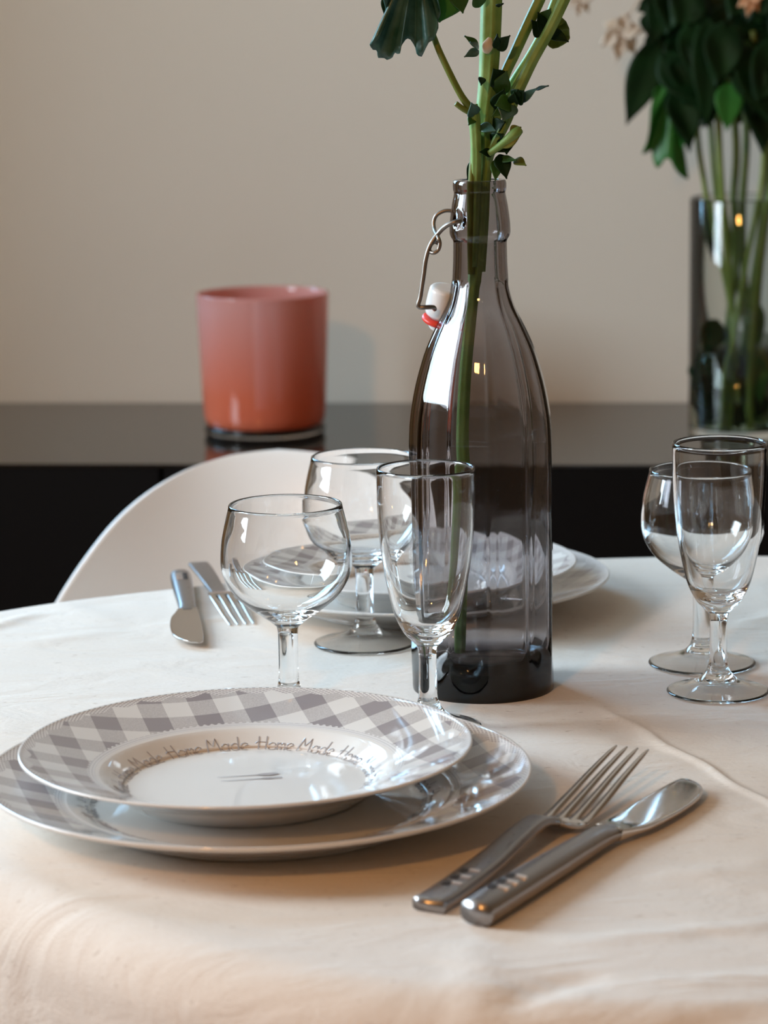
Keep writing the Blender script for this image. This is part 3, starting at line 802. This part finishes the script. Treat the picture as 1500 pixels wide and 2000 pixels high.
EDGE_PX = [(742, -70), (744, -20), (754, 18), (752, 52), (738, 78), (722, 88), (727, 97), (737, 98), (738, 113), (750, 113), (757, 118), (766, 112), (770, 102), (780, 107), (784, 88), (794, 74), (803, 78), (812, 94), (815, 108), (823, 111), (832, 92), (838, 82), (848, 78), (852, 64), (856, 54), (855, 40), (861, 28), (857, 8), (850, -20), (842, -70)]
fan_leaf('leaf', (815, -110), resample(EDGE_PX, 90), M_leafblue, r2, b2, 5, .0042, 0.004, Y-.018)
tag([o_ for o_ in bpy.data.objects if o_.parent == r2 and o_.name.startswith('leaf')][-1], label='big bluish lobed leaf')
lf(r2, b2, 880, -30, 858, 44, .022, M_leafbright, Y-.008, 0.0, fold=0.1)
lf(r2, b2, 890, -30, 905, 26, .016, M_leaf, Y-.014, 0.0)
lf(r2, b2, 765, -10, 751, 32, .012, M_leafdark, Y-.008, 0.0)
lf(r2, b2, 930, 310, 912, 352, .008, M_leafdark, Y-.004, 0.004)
r3, b3 = stem('slim green stem leaning right, the left one of the pair leaving the frame top',
  [(1085, -70, Y+.004), (1058, -10, Y+.004), (1030, 50, Y+.003), (1005, 105, Y+.002), (985, 150, Y+.002), (968, 220, Y+.003), (956, 290, Y+.004), (950, 350, Y+.005), (946, 430, Y+.004), (940, 530, Y+.003)], [.0032, .0031, .0031, .0030, .0029, .0028, .0027, .0026, .0026, .0024])
for (x0, y0, x1, y1, w_, m) in [(976, 165, 965, 135, .016, M_leafdark), (972, 185, 990, 140, .014, M_leaf), (968, 215, 985, 175, .013, M_leafdark), (962, 250, 985, 238, .012, M_leafdark), (960, 280, 982, 262, .012, M_leafdark)]:
    lf(r3, b3, x0, y0, x1, y1, w_, m, Y-.002)
r4, b4 = stem('green stem leaning right with bluish leaf tufts above the bottle rim',
  [(1135, -70, Y-.006), (1106, -10, Y-.006), (1075, 55, Y-.006), (1042, 115, Y-.006), (1018, 165, Y-.006), (1004, 195, Y-.006), (990, 235, Y-.006), (970, 275, Y-.005), (956, 305, Y-.003), (948, 350, Y-.001), (942, 430, Y), (938, 510, Y)], [.0032, .0032, .0031, .0030, .0030, .0030, .0027, .0026, .0025, .0024, .0023, .0022])
for (x0, y0, x1, y1, w_, m) in [(1012, 200, 1048, 172, .007, M_leafblue), (1045, 175, 1070, 167, .003, M_leafdark), (1004, 196, 1022, 178, .014, M_leafdark), (1004, 205, 1012, 176, .012, M_leafdark), (1000, 200, 968, 205, .014, M_leaf), (996, 198, 983, 235, .016, M_leafblue),
                               (1000, 202, 960, 228, .008, M_leaf), (1020, 195, 1005, 180, .01, M_leafdark), (962, 300, 938, 296, .007, M_leafdark), (975, 310, 1008, 312, .006, M_leaf), (1004, 311, 1027, 322, .008, M_leafyel),
                               (976, 300, 990, 348, .013, M_leafdark), (970, 310, 968, 352, .009, M_leaf), (985, 268, 990, 300, .013, M_leafdark), (976, 286, 992, 296, .012, M_leafdark)]:
    lf(r4, b4, x0, y0, x1, y1, w_, m, Y-.008)
twig(r4, b4, [(955, 300, Y-.012), (980, 283, Y-.014), (1005, 262, Y-.015), (1016, 252, Y-.014)], [.0018, .0024, .0032, .0022], M_stalk, 'side_shoot')
lf(r4, b4, 978, 288, 1020, 258, .009, M_leafyel, Y-.016, 0.0)
lf(r4, b4, 996, 258, 1018, 248, .008, M_leafyel, Y-.012, 0.0)
r5, b5 = stem('rearmost slim green stem leaning right with a ragged yellow-green leaf',
  [(1112, -70, Y+.010), (1082, 10, Y+.010), (1062, 60, Y+.010), (1035, 110, Y+.010), (1000, 165, Y+.010), (975, 215, Y+.009), (956, 280, Y+.008), (944, 350, Y+.007), (938, 430, Y+.006), (934, 500, Y+.004)], [.0026]*10)
for (x0, y0, x1, y1, w_, m) in [(1062, 60, 1052, 25, .010, M_leafdark), (1060, 45, 1075, 18, .012, M_leaf), (1058, 70, 1040, 40, .012, M_leafdark), (1062, 80, 1048, 100, .008, M_leafdark), (1068, 60, 1110, 80, .010, M_leafdark)]:
    lf(r5, b5, x0, y0, x1, y1, w_, m, Y+.004)
fan_leaf('leaf', (1072, 62), resample([(1078, 28), (1088, 26), (1096, 33), (1106, 42), (1112, 56), (1113, 76), (1108, 82), (1100, 88), (1090, 93), (1080, 95), (1072, 90), (1066, 80)], 50), M_leafyel, r5, b5, 4, .002, 0.0, Y+.012)
r6, b6 = stem('thin pale stem at the left inside of the bottle neck',
  [(930, 262, Y-.004), (925, 300, Y-.006), (921, 350, Y-.008), (920, 430, Y-.007), (921, 535, Y-.004)], [.0014, .0019, .0020, .0020, .0020], M_leafyel, 0)

# ------------------------------------------------------------------ tall vase of flowers on the sideboard
gv0 = P(1449, 848, SZ); GY = gv0.y
gv = empty('glass_vase', (gv0.x, gv0.y, SZ+0.0003), label='tall clear glass cylinder vase of flowers on the sideboard at right', cat='vase')
GR = .0535; GH = .237
lathe('body', [(0, 0), (GR-.003, 0), (GR-.001, .001), (GR, .003), (GR, GH-.002), (GR-.001, GH), (GR-.0025, GH), (GR-.0035, GH-.002), (GR-.0035, .012), (GR-.006, .009), (0, .0085)], M_vaseglass, gv, 96)
wz = Q(1449, 690, GY).z-SZ
wt = lathe('water', [(0, .0088), (GR-.0062, .0093), (GR-.0037, .0122), (GR-.0037, wz), (0, wz)], M_water, None, 96)
wt.location = (gv0.x, gv0.y, SZ+0.0003); tag(wt, 'shallow water in the bottom third of the tall clear vase', 'water', kind='stuff')
GRP2 = 'stems in the tall clear vase'
LAB2 = 'dark green flower stem with leaves standing in the tall clear vase'
stems = [([(1372, 120), (1362, 250), (1376, 360), (1398, 480), (1424, 600), (1440, 730), (1444, 835)], -.012, 0),
         ([(1400, 60), (1404, 260), (1410, 380), (1420, 500), (1432, 640), (1430, 760), (1426, 835)], -.024, 0),
         ([(1420, 80), (1438, 280), (1432, 400), (1436, 540), (1420, 660), (1410, 780), (1408, 835)], .012, 1),
         ([(1470, 60), (1492, 260), (1482, 400), (1458, 520), (1438, 640), (1420, 740), (1412, 835)], -.028, 0),
         ([(1480, 20), (1500, 300), (1490, 450), (1470, 580), (1452, 700), (1440, 800), (1436, 835)], .002, 1),
         ([(1500, 40), (1520, 280), (1500, 420), (1480, 560), (1468, 680), (1462, 780), (1462, 835)], -.016, 0),
         ([(1380, 90), (1390, 270), (1402, 400), (1430, 520), (1452, 640), (1470, 760), (1478, 835)], .018, 1),
         ([(1540, 60), (1545, 260), (1515, 400), (1490, 540), (1478, 660), (1470, 780), (1470, 835)], .022, 1),
         ([(1450, 40), (1458, 260), (1450, 400), (1450, 520), (1460, 640), (1470, 740), (1478, 835)], .030, 1)]
vroots = []
for i, (pth, dy, dk) in enumerate(stems):
    path = [(x, y, GY+dy) for x, y in pth]
    z_end = SZ+0.0105
    e = Q(*path[-1]); path_w = [Q(*p) for p in path[:-1]]+[Vector((e.x, e.y, z_end))]
    b = path_w[-1]
    root = empty('bouquet_stem', b, label=LAB2, cat='flower stem', group=GRP2)
    tube('stalk', [p-b for p in path_w], [.0028+.0006*(i % 3)]*len(path_w), M_stalk2 if dk else plant('olive_stalk', (0.13, 0.20, 0.03), (0.2, 0.26, 0.06), .4, 0, 50) if i == 0 else (bpy.data.materials['olive_stalk']), root, 10)
    vroots.append((root, b))
def vl(i, x0, y0, x1, y1, w_, m, dy=-.02, **k):
    root, b = vroots[i]; return leaf('leaf', Q(x0, y0, GY+dy), Q(x1, y1, GY+dy-.015), w_, m, root, off=b, **k)
# silhouette leaves
vl(0, 1290, 60, 1225, 243, .036, M_leafdark, -.01, fold=.12, shape=.9)
vl(0, 1335, -20, 1245, 20, .05, M_leafdark, .0, fold=.1)
vl(0, 1310, -40, 1272, 90, .035, M_leafdark, -.005, fold=.1)
root, b = vroots[0]
fan_leaf('leaf', (1315, 150), resample([(1278, 175), (1270, 215), (1268, 255), (1262, 285), (1253, 302), (1262, 300), (1272, 292), (1276, 315), (1283, 330), (1292, 322), (1300, 308), (1308, 310), (1318, 330), (1330, 344), (1346, 352), (1334, 335), (1330, 305), (1338, 270), (1345, 220), (1350, 170)], 60), M_leafbright, root, b, 3, .006, 0, GY-.03)
rnd = random.Random(5)
for i in range(95):
    x = rnd.uniform(1285, 1545); y = rnd.uniform(-70, 165)
    a_ = rnd.uniform(-0.7, 0.7); ln = rnd.uniform(90, 150)
    x1 = x+ln*math.sin(a_); y1 = min(y+ln*math.cos(a_), 300)
    if x1 < 1265: continue
    vl(i % 9, x, y, x1, y1, rnd.uniform(.028, .05), rnd.choice([M_leafdark]*6+[M_leaf]), rnd.uniform(-.05, .05), fold=rnd.uniform(.05, .3), wave=.04)
vl(3, 1425, 160, 1420, 255, .028, M_leafbright, -.06)
vl(1, 1385, 30, 1380, 250, .035, M_leafdark, -.05)
# leaves under water
for i, (x0, y0, x1, y1, w_, m) in enumerate([(1420, 690, 1370, 800, .04, M_leafdark), (1400, 700, 1385, 830, .05, M_leafdark), (1440, 720, 1400, 820, .045, M_leafdark), (1470, 720, 1480, 790, .02, M_leafbright), (1450, 760, 1440, 830, .05, M_leafdark), (1400, 640, 1375, 700, .03, M_leafdark), (1480, 700, 1462, 830, .02, M_leafyel), (1362, 700, 1385, 760, .03, M_leafdark), (1372, 745, 1420, 800, .04, M_leafdark), (1430, 700, 1405, 770, .035, M_leafdark), (1395, 790, 1365, 835, .025, M_leaf), (1470, 600, 1486, 690, .02, M_leaf), (1380, 420, 1392, 520, .016, M_leafdark)]):
    vl(i % 9, x0, y0, x1, y1, w_, m, 0.005-.003*(i % 5))
# faded blossoms hanging beside the leaves, and one peach petal
def blossom(label, cx, cy, s, m, name='faded_flower', yy=None):
    yy = GY-.02 if yy is None else yy
    c0 = Q(cx, cy, yy); root = empty(name, c0, label=label, cat='flower', group='drooping blossoms in the tall vase')
    for k in range(6):
        a_ = k*1.05+0.3
        tip = c0+Vector((math.cos(a_)*s, -0.3*s*math.sin(2*a_), math.sin(a_)*s*1.1-0.25*s))
        leaf('petal', c0, tip, s*0.75, m, root, off=c0, wave=.08, fold=.2, curl=.3)
    return root, c0
f1, c1 = blossom('pale faded blossom drooping left of the dark leaves of the tall vase', 1213, 62, .022, M_petal)
twig(f1, c1, [(1213, 62, GY-.02), (1240, 10, GY-.018), (1300, -40, GY-.01)], .0012, M_petal, 'flower_stalk')
f2, c2 = blossom('small pale blossom at the top edge, left of the tall vase', 1133, -2, .013, M_petal)
twig(f2, c2, [(1133, -2, GY-.02), (1170, -50, GY-.018), (1300, -80, GY-.01)], .0012, M_petal, 'flower_stalk')
f3, c3 = blossom('peach blossom among the dark leaves at the top right corner', 1466, -4, .013, M_petal2, yy=GY-.075)
